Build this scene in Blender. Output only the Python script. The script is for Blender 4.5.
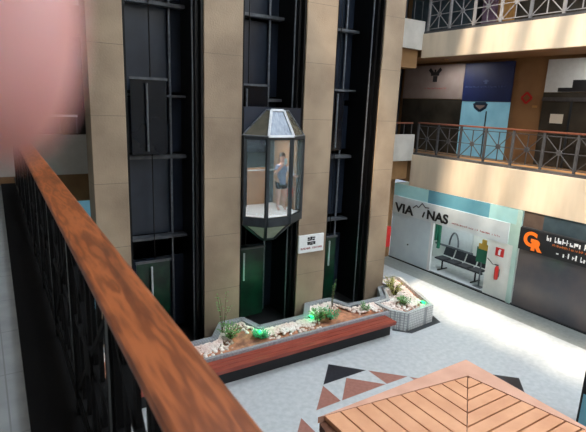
import bpy, bmesh, math, random
from mathutils import Vector, Matrix
random.seed(7)
for o in list(bpy.data.objects): bpy.data.objects.remove(o)
COL = bpy.context.scene.collection
scn = bpy.context.scene

# ------------------------------------------------------------------ camera
def vp(u, v): return Vector((u-293.0, -(v-216.0), -484.0)).normalized()
Zc = -vp(210, 2300); Yc = vp(-25, 91); Yc = (Yc - Zc*Yc.dot(Zc)).normalized(); Xc = Yc.cross(Zc)
RM = Matrix((Xc, Yc, Zc))
cam = bpy.data.cameras.new('camera'); camo = bpy.data.objects.new('camera', cam); COL.objects.link(camo)
cam.sensor_width = 36; cam.lens = 484/586*36; cam.clip_start = .01; cam.clip_end = 200
cam.dof.use_dof = True; cam.dof.focus_distance = 9.5; cam.dof.aperture_fstop = 6.0
camo.matrix_world = Matrix.Translation((0, 0, 5.6)) @ RM.to_4x4()
scn.camera = camo
scn.view_settings.view_transform = 'Standard'; scn.view_settings.look = 'None'
scn.view_settings.exposure = 0.0; scn.view_settings.gamma = 1; scn.view_settings.use_curve_mapping = False

# ------------------------------------------------------------------ sky and sun
w = bpy.data.worlds.new('world'); scn.world = w; w.use_nodes = True
bg = w.node_tree.nodes['Background']; bg.inputs[0].default_value = (.80, .90, 1.0, 1); bg.inputs[1].default_value = 9.0
sun = bpy.data.lights.new('sun', 'SUN'); so = bpy.data.objects.new('sun', sun); COL.objects.link(so)
sun.energy = 9.0; sun.color = (1.0, .83, .64); sun.angle = math.radians(4)
so.rotation_euler = Vector((.5, .16, -1)).to_track_quat('-Z', 'Y').to_euler()

# ------------------------------------------------------------------ materials
def lin(c):
    return tuple(((x/255)/12.92 if x/255 <= .04045 else ((x/255+.055)/1.055)**2.4) for x in c)
def mat(name, c, rough=.6, metal=0, c2=None, scale=4, detail=4, stretch=(1,1,1), bump=0, bscale=None, spec=.5, alpha=None, emit=None, es=0, trans=0, sss=0, ramp=(.35,.65)):
    m = bpy.data.materials.new(name); m.use_nodes = True; nt = m.node_tree; N = nt.nodes; L = nt.links
    b = N['Principled BSDF']; col = (*lin(c), 1)
    b.inputs['Base Color'].default_value = col; b.inputs['Roughness'].default_value = rough
    b.inputs['Metallic'].default_value = metal; b.inputs['Specular IOR Level'].default_value = spec
    if trans: b.inputs['Transmission Weight'].default_value = trans
    if sss:
        b.inputs['Subsurface Weight'].default_value = sss; b.inputs['Subsurface Radius'].default_value = (.01,.004,.002); b.inputs['Subsurface Scale'].default_value = 1
    if alpha is not None: b.inputs['Alpha'].default_value = alpha
    if emit: b.inputs['Emission Color'].default_value = (*lin(emit), 1); b.inputs['Emission Strength'].default_value = es
    if c2 or bump:
        tc = N.new('ShaderNodeTexCoord'); mp = N.new('ShaderNodeMapping'); mp.inputs['Scale'].default_value = stretch
        L.new(tc.outputs['Object'], mp.inputs['Vector'])
    if c2:
        n = N.new('ShaderNodeTexNoise'); n.inputs['Scale'].default_value = scale; n.inputs['Detail'].default_value = detail
        L.new(mp.outputs[0], n.inputs['Vector'])
        r = N.new('ShaderNodeValToRGB'); r.color_ramp.elements[0].position = ramp[0]; r.color_ramp.elements[1].position = ramp[1]
        r.color_ramp.elements[0].color = col; r.color_ramp.elements[1].color = (*lin(c2), 1)
        L.new(n.outputs['Fac'], r.inputs[0]); L.new(r.outputs[0], b.inputs['Base Color'])
    if bump:
        n2 = N.new('ShaderNodeTexNoise'); n2.inputs['Scale'].default_value = bscale or scale*3; n2.inputs['Detail'].default_value = 5
        L.new(mp.outputs[0], n2.inputs['Vector']); bp = N.new('ShaderNodeBump'); bp.inputs['Strength'].default_value = bump
        bp.inputs['Distance'].default_value = .02
        L.new(n2.outputs['Fac'], bp.inputs['Height']); L.new(bp.outputs[0], b.inputs['Normal'])
    return m
def joints(m, axis, step, width, dark):
    """thin joint lines every <step> metres along an axis, mixed over the base colour"""
    nt = m.node_tree; N = nt.nodes; L = nt.links; b = N['Principled BSDF']; inp = b.inputs['Base Color']
    prev = inp.links[0].from_socket if inp.links else None
    tc = N.new('ShaderNodeTexCoord'); sp = N.new('ShaderNodeSeparateXYZ'); L.new(tc.outputs['Object'], sp.inputs[0])
    last = None
    for ax in axis:
        mo = N.new('ShaderNodeMath'); mo.operation = 'PINGPONG'; mo.inputs[1].default_value = step/2; L.new(sp.outputs['XYZ'.index(ax)], mo.inputs[0])
        lt = N.new('ShaderNodeMath'); lt.operation = 'LESS_THAN'; lt.inputs[1].default_value = width; L.new(mo.outputs[0], lt.inputs[0])
        if last:
            mx = N.new('ShaderNodeMath'); mx.operation = 'MAXIMUM'; L.new(last, mx.inputs[0]); L.new(lt.outputs[0], mx.inputs[1]); last = mx.outputs[0]
        else: last = lt.outputs[0]
    mix = N.new('ShaderNodeMixRGB'); L.new(last, mix.inputs[0])
    if prev: L.new(prev, mix.inputs[1])
    else: mix.inputs[1].default_value = inp.default_value
    mix.inputs[2].default_value = (*lin(dark), 1); L.new(mix.outputs[0], inp)
    return m

M = {}
M['concrete'] = joints(mat('concrete', (136,118,99), .8, c2=(166,146,123), scale=.9, bump=.25, bscale=30, detail=9), 'Z', 1.31, .005, (118,106,90))
M['fascia'] = mat('fascia_plaster', (208,190,166), .75, c2=(226,207,182), scale=1.2, stretch=(1,2,.4), bump=.08)
M['link'] = mat('link_plaster', (176,172,164), .8, c2=(194,190,182), scale=2, bump=.08)
M['soffit'] = mat('brown_soffit', (124,92,58), .7, c2=(140,106,68), scale=2)
M['brownwall'] = mat('brown_wall', (132,98,62), .65, c2=(146,110,72), scale=1.5, bump=.05)
M['floor'] = mat('terrazzo', (180,186,188), .28, c2=(196,200,202), scale=9, detail=12, spec=.5)
M['shadefloor'] = mat('terrazzo_painted_shade', (122,126,122), .3, c2=(136,140,136), scale=9, detail=10)  # light terrazzo with the shade along the shop base painted in
M['pit'] = mat('black_pit_floor', (16,16,18), .6)
M['dkfloor'] = mat('dark_granite', (46,56,58), .25, c2=(62,72,74), scale=14)
M['black_in'] = mat('black_inlay_and_painted_shadow', (34,38,44), .3, c2=(46,50,56), scale=18)  # dark mosaic triangles, and the end planter's painted floor shadow
M['terra'] = mat('terracotta_inlay', (150,102,90), .35, c2=(164,114,102), scale=14)
M['galfloor'] = joints(mat('gallery_tile', (138,142,144), .5, c2=(152,156,158), scale=6), 'XY', .6, .004, (120,122,124))
M['ceil'] = mat('ceiling_paint', (190,186,178), .8, c2=(200,196,188), scale=2)
M['darkglass'] = mat('dark_glass', (12,16,22), .2, spec=.3, c2=(18,22,30), scale=1)
M['navy'] = mat('navy_panel', (28,36,48), .3, c2=(40,48,62), scale=1.2)
M['black'] = mat('black_steel', (5,5,6), .38, c2=(9,9,10), scale=9, spec=.3)
M['matte'] = mat('matte_black_iron', (4,4,5), .8, spec=.12, c2=(7,7,8), scale=9)
M['steel'] = mat('grey_steel', (104,108,114), .4, metal=.5, c2=(126,130,136), scale=12)
M['bracket'] = mat('dusty_beam', (66,70,76), .6, c2=(92,94,98), scale=6)
M['silver'] = mat('silver_frame', (176,180,186), .4, c2=(190,194,198), scale=20)
M['roofpanel'] = mat('tinted_roof_panel', (74,72,62), .25, c2=(92,88,76), scale=5)
M['roofglass'] = mat('blue_grey_roof_glass', (84,98,118), .2, c2=(126,138,154), scale=9, stretch=(3,1,1))
M['frame'] = mat('charcoal_frame', (44,50,56), .35, metal=.3, c2=(54,60,66), scale=8)
M['panelgreen'] = mat('greenish_grey_panel', (150,162,148), .35, c2=(166,176,162), scale=5)
M['teal'] = mat('teal_grey_wall', (52,66,74), .5, c2=(64,80,88), scale=4)
M['tan'] = mat('tan_laminate', (176,140,108), .5, c2=(188,152,120), scale=4)
M['white'] = mat('white_paint', (226,228,228), .5, c2=(234,236,236), scale=8)
M['offwhite'] = mat('off_white_board', (206,212,214), .5, c2=(214,220,222), scale=8)
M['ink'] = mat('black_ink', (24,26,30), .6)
M['redink'] = mat('faded_red_ink', (176,108,108), .6)
M['cyan'] = mat('pale_cyan_glass_panel', (168,212,212), .15, c2=(178,220,218), scale=3, emit=(120,190,195), es=.10)
M['cyan2'] = mat('blue_glass_panel', (104,164,184), .15, c2=(112,172,190), scale=3)
M['signboard'] = mat('pale_grey_signboard', (214,222,224), .4, c2=(222,230,232), scale=3)
M['paledoor'] = mat('frosted_blue_white_panel', (202,216,222), .35, c2=(210,224,228), scale=3)
M['interior'] = mat('white_interior', (222,226,220), .6, c2=(230,234,228), scale=4)
M['mint'] = mat('mint_edge', (176,206,196), .4, c2=(186,214,204), scale=4)
M['grayglass'] = mat('grey_shutter_glass', (72,73,82), .22, c2=(98,90,90), scale=.9)
M['orange'] = mat('orange_lettering', (244,120,30), .5, emit=(244,110,20), es=.25)
M['orange2'] = mat('orange_rule', (200,110,50), .5)
M['whitelet'] = mat('white_lettering', (236,236,236), .5, emit=(255,255,255), es=.1)
M['greysign'] = mat('grey_signboard', (150,136,132), .6, c2=(158,146,142), scale=3)
M['bluesign'] = mat('navy_blue_signboard', (30,44,92), .45, c2=(34,50,102), scale=3)
M['blueink'] = mat('pale_blue_ink', (92,112,160), .5)
M['litglass'] = mat('lit_cyan_shop_glass', (120,170,190), .2, c2=(140,190,206), scale=2, emit=(130,190,215), es=.28)
M['crest'] = mat('dark_blue_emblem', (28,52,78), .5)
M['redpaint'] = mat('red_paint', (190,36,34), .35, c2=(204,44,40), scale=8)
M['darkshop'] = mat('dark_shop_glass', (52,50,46), .2, c2=(72,68,60), scale=1.2)
M['rwood'] = mat('redwood_rail', (106,62,46), .45, c2=(124,74,56), scale=8, stretch=(1,.1,1))
M['lattice'] = mat('grey_lattice_metal', (62,62,64), .45, c2=(76,76,78), scale=10)
M['lattice_light'] = mat('pale_lattice_metal', (132,130,130), .5, c2=(150,148,148), scale=10)
M['bench'] = mat('red_brown_bench_board', (132,58,46), .4, c2=(160,76,60), scale=5, stretch=(.4,4,4))
M['coping'] = joints(mat('grey_mosaic_coping', (134,140,146), .5, c2=(172,176,178), scale=30, detail=3), 'XY', .06, .004, (110,114,118))
M['coping_dark'] = mat('grey_coping_top', (138,140,146), .5, c2=(168,170,174), scale=24)
M['mosaic'] = joints(mat('white_mosaic_tile', (200,202,200), .35, c2=(216,218,216), scale=25), 'XYZ', .07, .006, (140,144,146))
M['soil'] = mat('orange_gravel_soil', (214,150,112), .9, c2=(150,104,84), scale=6, bump=.8, bscale=60)
M['pebble'] = mat('white_pebble', (244,238,230), .6, c2=(232,206,194), scale=2.2)
M['leaf'] = mat('green_leaf', (74,134,66), .5, c2=(120,176,96), scale=8)
M['leafy'] = mat('yellow_green_leaf', (150,160,70), .5, c2=(190,180,90), scale=8)
M['leafbright'] = mat('bright_green_leaf', (40,150,90), .5, c2=(70,180,120), scale=8)
M['stem'] = mat('brown_stem', (80,70,44), .7, c2=(96,84,54), scale=10)
M['deck'] = mat('orange_deck_plank', (202,142,104), .45, c2=(218,160,120), scale=3, stretch=(1,1,1), detail=8, bump=.1)
M['deckborder'] = mat('pink_brown_border_board', (200,150,126), .5, c2=(212,162,138), scale=4)
M['deckgap'] = mat('dark_gap', (92,52,30), .8)
M['greenglass'] = mat('green_tinted_glass', (4,34,24), .3, c2=(8,58,38), scale=3)
M['skin'] = mat('skin', (206,160,140), .5, c2=(214,168,148), scale=10, sss=.3)
M['fingerskin'] = mat('pink_fingertip_skin', (206,150,146), .5, c2=(212,160,158), scale=40, sss=.5)
M['nail'] = mat('fingernail', (226,176,170), .25)
M['shirt'] = mat('grey_blue_fabric', (112,126,156), .8, c2=(128,142,170), scale=20)
M['sleeve'] = mat('white_fabric', (214,214,220), .8)
M['shorts'] = mat('black_fabric', (22,24,34), .8)
M['hair'] = mat('dark_hair', (48,36,30), .6, c2=(60,44,36), scale=30)
M['phone'] = mat('pale_phone_case', (180,214,218), .3)
M['bag'] = mat('orange_red_fabric', (206,90,56), .7)
M['paper'] = mat('white_paper', (214,208,194), .7)
M['yellow'] = mat('yellow_poster_ink', (206,170,70), .6)
M['dkgreen'] = mat('green_poster_ink', (30,110,84), .6)
M['upholst'] = mat('black_vinyl', (30,32,40), .45, c2=(40,42,50), scale=6)
M['purple'] = mat('muted_purple_poster', (104,84,104), .6, c2=(120,96,116), scale=4)
M['mustard'] = mat('mustard_poster', (172,128,70), .6, c2=(184,140,84), scale=4)
M['glassp'] = mat('clear_lift_glass', (150,176,180), .04, alpha=.13, spec=.9)
M['glow'] = mat('green_lamp_lens', (60,255,150), .4, emit=(30,255,120), es=2)
M['tube'] = mat('lit_white_diffuser', (255,255,255), .4, emit=(235,245,255), es=5)

# wood of the near handrail: stretched growth rings along the board
def railwood():
    m = bpy.data.materials.new('varnished_rail_wood'); m.use_nodes = True; nt = m.node_tree; N = nt.nodes; L = nt.links
    b = N['Principled BSDF']; b.inputs['Roughness'].default_value = .38; b.inputs['Specular IOR Level'].default_value = .4
    tc = N.new('ShaderNodeTexCoord'); mp = N.new('ShaderNodeMapping'); mp.inputs['Scale'].default_value = (15, 1.9, 15)
    L.new(tc.outputs['Object'], mp.inputs[0])
    n = N.new('ShaderNodeTexNoise'); n.inputs['Scale'].default_value = 1.4; n.inputs['Detail'].default_value = 3; n.inputs['Roughness'].default_value = .5; L.new(mp.outputs[0], n.inputs['Vector'])
    mu = N.new('ShaderNodeMath'); mu.operation = 'MULTIPLY'; mu.inputs[1].default_value = 30; L.new(n.outputs['Fac'], mu.inputs[0])
    si = N.new('ShaderNodeMath'); si.operation = 'SINE'; L.new(mu.outputs[0], si.inputs[0])
    r = N.new('ShaderNodeValToRGB'); r.color_ramp.elements[0].position = 0; r.color_ramp.elements[1].position = 1
    r.color_ramp.elements[0].color = (*lin((122,64,32)), 1); r.color_ramp.elements[1].color = (*lin((166,92,50)), 1)
    ma = N.new('ShaderNodeMapRange'); ma.inputs[1].default_value = -1; ma.inputs[2].default_value = 1; L.new(si.outputs[0], ma.inputs[0]); L.new(ma.outputs[0], r.inputs[0])
    n2 = N.new('ShaderNodeTexNoise'); n2.inputs['Scale'].default_value = 1.1; n2.inputs['Detail'].default_value = 2; L.new(mp.outputs[0], n2.inputs['Vector'])
    r2 = N.new('ShaderNodeValToRGB'); r2.color_ramp.elements[0].position = .52; r2.color_ramp.elements[1].position = .72
    r2.color_ramp.elements[0].color = (0,0,0,1); r2.color_ramp.elements[1].color = (.7,.7,.7,1); L.new(n2.outputs['Fac'], r2.inputs[0])
    mx = N.new('ShaderNodeMixRGB'); L.new(r2.outputs[0], mx.inputs[0]); L.new(r.outputs[0], mx.inputs[1]); mx.inputs[2].default_value = (*lin((70,36,24)), 1)
    L.new(mx.outputs[0], b.inputs['Base Color'])
    return m
M['rail'] = railwood()

# ------------------------------------------------------------------ mesh helpers
class MB:
    def __init__(s): s.v = []; s.f = []; s.mi = []
    def add(s, vs, fs, mi=0):
        b = len(s.v); s.v += [tuple(v) for v in vs]; s.f += [tuple(b+i for i in f) for f in fs]; s.mi += [mi]*len(fs); return s
    def box(s, a, b, mi=0):
        x0,x1 = sorted((a[0],b[0])); y0,y1 = sorted((a[1],b[1])); z0,z1 = sorted((a[2],b[2]))
        return s.add([(x0,y0,z0),(x1,y0,z0),(x1,y1,z0),(x0,y1,z0),(x0,y0,z1),(x1,y0,z1),(x1,y1,z1),(x0,y1,z1)],
              [(0,3,2,1),(4,5,6,7),(0,1,5,4),(1,2,6,5),(2,3,7,6),(3,0,4,7)], mi)
    def bar(s, p, q, wd, h, up=(0,0,1), mi=0):
        p = Vector(p); q = Vector(q); d = (q-p).normalized(); up = Vector(up)
        if abs(d.dot(up)) > .98: up = Vector((1,0,0))
        a = d.cross(up).normalized(); c = a.cross(d).normalized(); a = a*wd/2; c = c*h/2
        vs = [p-a-c, p+a-c, p+a+c, p-a+c, q-a-c, q+a-c, q+a+c, q-a+c]
        return s.add(vs, [(0,1,2,3),(7,6,5,4),(0,4,5,1),(1,5,6,2),(2,6,7,3),(3,7,4,0)], mi)
    def tube(s, pts, rad, n=8, mi=0):
        pts = [Vector(p) for p in pts]; rad = rad if isinstance(rad, (list,tuple)) else [rad]*len(pts); b = len(s.v); fs = []; vs = []
        d0 = (pts[1]-pts[0]).normalized(); a = d0.orthogonal().normalized()
        for i, p in enumerate(pts):
            d = (pts[min(i+1,len(pts)-1)]-pts[max(i-1,0)]).normalized()
            a = (a - d*a.dot(d)).normalized(); c = d.cross(a)
            for k in range(n):
                t = 2*math.pi*k/n; vs.append(p + (a*math.cos(t)+c*math.sin(t))*rad[i])
        for i in range(len(pts)-1):
            for k in range(n): fs.append((i*n+k, i*n+(k+1)%n, (i+1)*n+(k+1)%n, (i+1)*n+k))
        fs.append(tuple(reversed(range(n)))); fs.append(tuple((len(pts)-1)*n+k for k in range(n)))
        return s.add(vs, fs, mi)
    def prism(s, poly, z0, z1, mi=0):      # poly counter-clockwise in xy
        n = len(poly); vs = [(x,y,z0) for x,y in poly]+[(x,y,z1) for x,y in poly]
        fs = [tuple(reversed(range(n))), tuple(range(n,2*n))]+[(i,(i+1)%n,n+(i+1)%n,n+i) for i in range(n)]
        return s.add(vs, fs, mi)
    def slab(s, quad, n, t, mi=0):         # planar polygon thickened by -n*t
        n = Vector(n).normalized()*t; q = [Vector(p) for p in quad]; k = len(q)
        vs = q+[p-n for p in q]
        return s.add(vs, [tuple(range(k)), tuple(reversed(range(k,2*k)))]+[(i,k+i,k+(i+1)%k,(i+1)%k) for i in range(k)], mi)
    def ball(s, c, r, n=8, m=6, mi=0):
        if not isinstance(r,(tuple,list)): r = (r,r,r)
        vs = [(c[0],c[1],c[2]-r[2])]; fs = []
        for j in range(1,m):
            ph = -math.pi/2+math.pi*j/m
            for k in range(n):
                t = 2*math.pi*k/n; vs.append((c[0]+r[0]*math.cos(ph)*math.cos(t), c[1]+r[1]*math.cos(ph)*math.sin(t), c[2]+r[2]*math.sin(ph)))
        vs.append((c[0],c[1],c[2]+r[2])); top = len(vs)-1
        for k in range(n): fs.append((0,1+(k+1)%n,1+k)); fs.append((top,1+(m-2)*n+k,1+(m-2)*n+(k+1)%n))
        for j in range(m-2):
            for k in range(n): fs.append((1+j*n+k,1+j*n+(k+1)%n,1+(j+1)*n+(k+1)%n,1+(j+1)*n+k))
        return s.add(vs, fs, mi)
    def build(s, name, mats, parent=None, smooth=False, bevel=0):
        me = bpy.data.meshes.new(name); me.from_pydata(s.v, [], s.f)
        for m in (mats if isinstance(mats,(list,tuple)) else [mats]): me.materials.append(m)
        me.polygons.foreach_set('material_index', s.mi)
        if smooth: me.polygons.foreach_set('use_smooth', [True]*len(me.polygons))
        me.update()
        bm = bmesh.new(); bm.from_mesh(me); bmesh.ops.recalc_face_normals(bm, faces=bm.faces); bm.to_mesh(me); bm.free()
        o = bpy.data.objects.new(name, me); COL.objects.link(o)
        if parent:
            o.parent = parent; pw = parent_world(parent); o.matrix_parent_inverse = pw.inverted()
        if bevel:
            md = o.modifiers.new('bevel','BEVEL'); md.width = bevel; md.segments = 2; md.limit_method = 'ANGLE'
        return o
def parent_world(o):
    m = Matrix.LocRotScale(o.location, o.rotation_euler, o.scale)
    if o.parent: m = parent_world(o.parent) @ o.matrix_parent_inverse @ m
    return m
def tag(o, label, cat, group=None, kind=None):
    o['label'] = label; o['category'] = cat
    if group: o['group'] = group
    if kind: o['kind'] = kind
    return o
def thing(name, loc, label, cat, group=None):
    o = bpy.data.objects.new(name, None); COL.objects.link(o); o.location = loc; o.empty_display_size = .1
    return tag(o, label, cat, group)
def struct(name, mb, m, **k):
    o = mb.build(name, m, **k); o['kind'] = 'structure'; return o
def text_mesh(name, body, size, loc, facing, m, parent, depth=.012, bold=0, squash=1.0, align='LEFT'):
    cu = bpy.data.curves.new(name, 'FONT'); cu.body = body; cu.size = size; cu.extrude = depth/2; cu.offset = bold; cu.align_x = align
    t = bpy.data.objects.new(name, cu); COL.objects.link(t)
    dg = bpy.context.evaluated_depsgraph_get(); dg.update(); me = bpy.data.meshes.new_from_object(t.evaluated_get(dg)); bpy.data.objects.remove(t)
    R3 = Matrix(((0,0,-1),(-1,0,0),(0,1,0))) if facing == '-x' else Matrix(((1,0,0),(0,0,-1),(0,1,0)))
    me.transform(Matrix.Translation(loc) @ R3.to_4x4() @ Matrix.Diagonal((squash,1,1,1)))
    me.materials.clear(); me.materials.append(m)
    o = bpy.data.objects.new(name, me); COL.objects.link(o)
    if parent: o.parent = parent; o.matrix_parent_inverse = parent_world(parent).inverted()
    return o
def glyph_line(mb, x, y0, y1, z, h, seed, mi=0, t=.01):
    """a line of unreadably small lettering on a wall facing -x (runs from y0 down to y1)"""
    rn = random.Random(seed); y = y0
    while y > y1:
        wl = rn.uniform(.35,.8)*h
        if rn.random() < .14: y -= h*.6; continue
        hh = h*rn.choice((.65,.7,1,1)); 
        mb.box((x-t, y-wl*.3, z), (x, y, z+hh), mi)
        if rn.random() < .7: mb.box((x-t, y-wl, z+rn.choice((0,.3,.5))*h), (x, y, z+rn.choice((.18,.42,.65))*h+.12*h), mi)
        y -= wl+h*.18

# ------------------------------------------------------------------ ground floor with star mosaic
XW = 13.0
fl = MB()
fl.box((-3.2,-9,-.25),(12.05,9.8,0),0)
fl.box((12.05,-9,-.25),(XW,13,0),1)  # same terrazzo, shade beside the shops put into its colour
fl.box((9.65,9.8,-.25),(12.05,13,0),0)
fl.box((1.77,9.8,-.25),(9.65,15.2,0),5); fl.box((-3.2,9.8,-.25),(1.77,15.2,0),0)
fl.box((XW,-9,-.25),(16.2,15.2,0),2)
fl.box((2.5,9.2,.0005),(9.3,9.8,.004),5)
fl.prism([(8.52,8.2),(8.85,7.84),(10.05,7.94),(10.3,8.6),(10.2,9.2),(9.2,9.0)],.0005,.002,3)  # end planter's shadow drawn as a dark floor patch
def tri(pts, mi): fl.add([(x,y,.0015) for x,y in pts], [(0,1,2)], mi)
cx, cy, ap, b = 6.07, 5.2, 2.46, .575
up_t = [([(0,2.46),(b,1.86),(-b,1.86)],3),([(0,1.83),(b,1.24),(-b,1.24)],4),([(-b-.03,1.83),(-b-.03,1.24),(-2*b-.05,1.23)],4),
      ([(b+.03,1.83),(2*b+.05,1.23),(b+.03,1.24)],4),([(-1.57,1.18),(-1.57,.60),(-2.13,.58)],4),([(2*b+.07,1.2),(3*b+.1,.6),(2*b+.07,.62)],4)]
for pts, mi in up_t:
    tri([(cx+x,cy+y) for x,y in pts], mi); tri([(cx-x,cy-y) for x,y in pts], mi)
for pts, mi in up_t[:2]:
    tri([(cx+.85+y,cy-x) for x,y in pts], mi); tri([(cx-.85-y,cy+x) for x,y in pts], mi)
struct('floor', fl, [M['floor'],M['shadefloor'],M['floor'],M['black_in'],M['terra'],M['pit']])

# ------------------------------------------------------------------ left gallery we stand on
struct('floor.001', MB().prism([(-3.2,-9),(.17,-9),(.56,9.79),(-3.2,9.79)],3.72,4.0), M['galfloor'])
struct('wall_left', MB().box((-3.4,-9.2,0),(-3.2,15.4,14)), M['ceil'])
struct('wall_front', MB().box((-3.2,-9.2,0),(16.2,-9,14)), M['ceil'])
g3 = MB(); g3.box((-3.2,-9,7.7),(.36,9.79,8.0)); g3.box((-3.2,-9,11.5),(.36,9.79,11.9)); struct('ceiling.001', g3, M['ceil'])

for q, yy in enumerate((-1.5, 4.5)):  # fill lamps added out of view to brighten the hand and rail
    o = MB().box((-1.9,yy-.6,7.62),(-1.5,yy+.6,7.70)).build('ceiling_lamp_and_fill', M['tube']); tag(o, ('unseen fill lamp added on the left gallery ceiling behind the viewer','unseen fill lamp added on the left gallery ceiling over the walkway ahead')[q],'lamp','added gallery fill lamps')
    la = bpy.data.lights.new('gallery_fill_light','AREA'); la.shape = 'RECTANGLE'; la.size = .4; la.size_y = 1.2; la.energy = 22; la.color = (1,.96,.92)
    lo = bpy.data.objects.new('gallery_fill_light', la); COL.objects.link(lo); lo.location = (-1.7,yy,7.6)

# ------------------------------------------------------------------ right wing: slabs, fascias, walls
s = MB(); s.box((XW,-9,3.0),(16.2,15.19,4.0)); struct('trim_1', s, M['soffit'])
s = MB(); s.box((XW-.06,-9,2.88),(XW,12.3,4.0)); struct('trim_2', s, M['fascia'])
s = MB(); s.box((XW+.10,-9,7.33),(16.2,15.19,8.06)); struct('trim_3', s, M['soffit'])
s = MB(); s.box((XW-.06,-9,7.29),(XW+.10,12.3,8.06)); struct('trim_4', s, M['fascia'])
s = MB(); s.box((XW-.06,-9,11.4),(16.2,15.19,14)); struct('trim_5', s, M['fascia'])
s = MB(); s.box((15.0,-9,4.0),(15.2,15.19,7.33)); s.box((15.0,-9,8.06),(15.2,15.19,11.4)); struct('wall_right', s, M['brownwall'])
s = MB(); s.box((XW,-9,4.0),(XW+.22,12.3,4.07)); s.box((XW-.02,-9,8.06),(XW+.22,12.3,8.14)); struct('trim_6', s, M['lattice'])
struct('wall_right.001', MB().box((16.0,-9,0),(16.2,13,3.0)), M['interior'])

# ------------------------------------------------------------------ back gallery (seen either side of the lift tower)
YL = 12.3
for nm, z0, z1 in (('trim_7',3.78,4.70),('trim_8',7.55,8.46)):
    s = MB(); s.box((-3.2,YL,z0),(XW,YL+.14,z1)); struct(nm, s, M['link'])
s = MB()
for z0 in (3.1, 6.95): s.box((-3.2,YL+.16,z0),(XW-.07,15.19,z0+.78))
struct('trim_9', s, M['soffit'])
struct('wall_back', MB().box((-3.2,15.2,0),(16.2,15.4,14)), M['navy'])
s = MB(); s.box((-3.2,13.0,0),(9.8,13.06,3.1)); struct('window_1', s, M['litglass'])
s = MB(); s.box((-3.2,13.0,4.56),(9.66,13.06,6.94)); s.box((-3.2,13.0,8.42),(9.66,13.06,14)); struct('window_2', s, M['darkshop'])
s = MB(); s.box((9.8,13.0,0),(XW-.07,13.1,3.1)); struct('wall_back.001', s, M['brownwall'])

# ------------------------------------------------------------------ roof: solid left part, added shading girder, skylight beams
s = MB(); s.box((-3.4,-9.2,14),(3.35,15.4,14.3)); s.box((3.35,9.6,14),(16.2,15.4,14.3)); s.box((13.0,-9.2,14),(16.2,9.6,14.3))
struct('ceiling', s, M['ceil'])
s = MB(); s.box((5.05,-9,13.95),(7.0,9.6,14.25)); struct('added_shade_girder', s, M['link'])  # unseen girder, added and sized to shade floor strip and shop wall
s = MB()
k = 0; y = 9.1
while y > -9:
    s.box((3.35,y-.14,14.05),(13,y+.14,14.2)); y -= [1.5,1.15,1.7,1.3][k%4]; k += 1
struct('trim_10', s, M['link'])

# ------------------------------------------------------------------ lift tower pillars
PX = [(1.77,2.42),(4.03,4.92),(6.55,7.42),(8.92,9.60)]
PL = ['tall bare concrete pillar at the far left, first from the wooden handrail',
      'tall bare concrete pillar left of the glass lift cabin, green glow at its foot',
      'tall concrete pillar right of the glass lift cabin with a small white sign',
      'tall concrete pillar at the right end of the lift tower beside the balconies']
for (x0,x1), lb in zip(PX, PL):
    o = MB().box((x0,9.8,0),(x1,10.35,14)).build('concrete_pillar', M['concrete'], bevel=.012)
    tag(o, lb, 'pillar', 'concrete pillars of the lift tower')

# shafts: dark cladding, rear glass, guide rails, cross beams, door leaf with handle
def shaft(x0, x1, label, door_x, dz, cap=False):
    t = thing('elevator_shaft', ((x0+x1)/2, 10.9, 0), label, 'elevator shaft', 'glazed shafts of the lift tower')
    s = MB(); s.box((x0-.3,10.36,0),(x0-.02,12.2,14)); s.box((x1+.02,10.36,0),(x1+.3,12.2,14)); s.box((x0,9.84,0),(x0+.05,12.2,14)); s.box((x1-.05,9.84,0),(x1,12.2,14)); s.box((x0-.3,12.2,0),(x1+.3,12.26,14))
    s.build('side_cladding', M['black'], t)
    # rear panels, one per storey piece
    p = MB()
    for za, zb in ((.05,1.9),(2.5,4.25),(4.4,5.6),(5.75,7.5),(7.65,9.6),(9.75,13.9)):
        p.box((x0+.06,11.0,za),(x1-.06,11.04,zb))
    p.build('rear_panel', M['navy'], t)
    for z, th in ((dz[0],.07),(dz[1],.08),(dz[2],.06),(dz[3],.05),(9.66,.08)):
        MB().box((x0+.06,10.72,z-th),(x1-.06,10.98,z)).build('cross_beam', M['bracket'], t)
    for gx, gy, r in ((x0+.12,10.2,.018),(x1-.14,10.1,.02),(x0+.75+door_x,10.68,.012),(x1-.36,10.9,.03)):
        MB().tube([(gx,gy,.02),(gx,gy,14)], r, 6).build('guide_rail', M['steel'] if r > .015 else M['black'], t)
    c = MB().box((x1-.13,9.95,0),(x1-.06,10.05,14)); c.build('steel_column', M['black'], t)
    for z in (1.97,6.02):
        d = MB().box((x0+.3,10.58,z-1.9 if z < 3 else z-1.62),(x1-.55,10.60,z-.05)).build('glass_door', M['greenglass'] if z < 3 else M['darkglass'], t)
        MB().box((x0+.28,10.56,z-.05),(x1-.5,10.62,z)).build('door_track', M['bracket'], d)
        MB().tube([(x0+.62+door_x,10.5,z-.12),(x0+.62+door_x,10.5,(z-1.55) if z > 3 else z-.85)], .024, 8).build('handle', M['silver'] if z<3 else M['steel'], d)
    return t
shaft(2.42,4.03,'dark empty glazed elevator shaft left, between the two left concrete pillars',0.0,(7.57,4.36,2.48,5.68))
shaft(4.92,6.55,'dark glazed elevator shaft holding the glass lift cabin',-.15,(7.62,5.70,2.62,9.2),True)
shaft(7.42,8.92,'dark empty glazed elevator shaft at the right, beside the last pillar',.05,(7.57,4.24,2.42,6.03))

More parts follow.
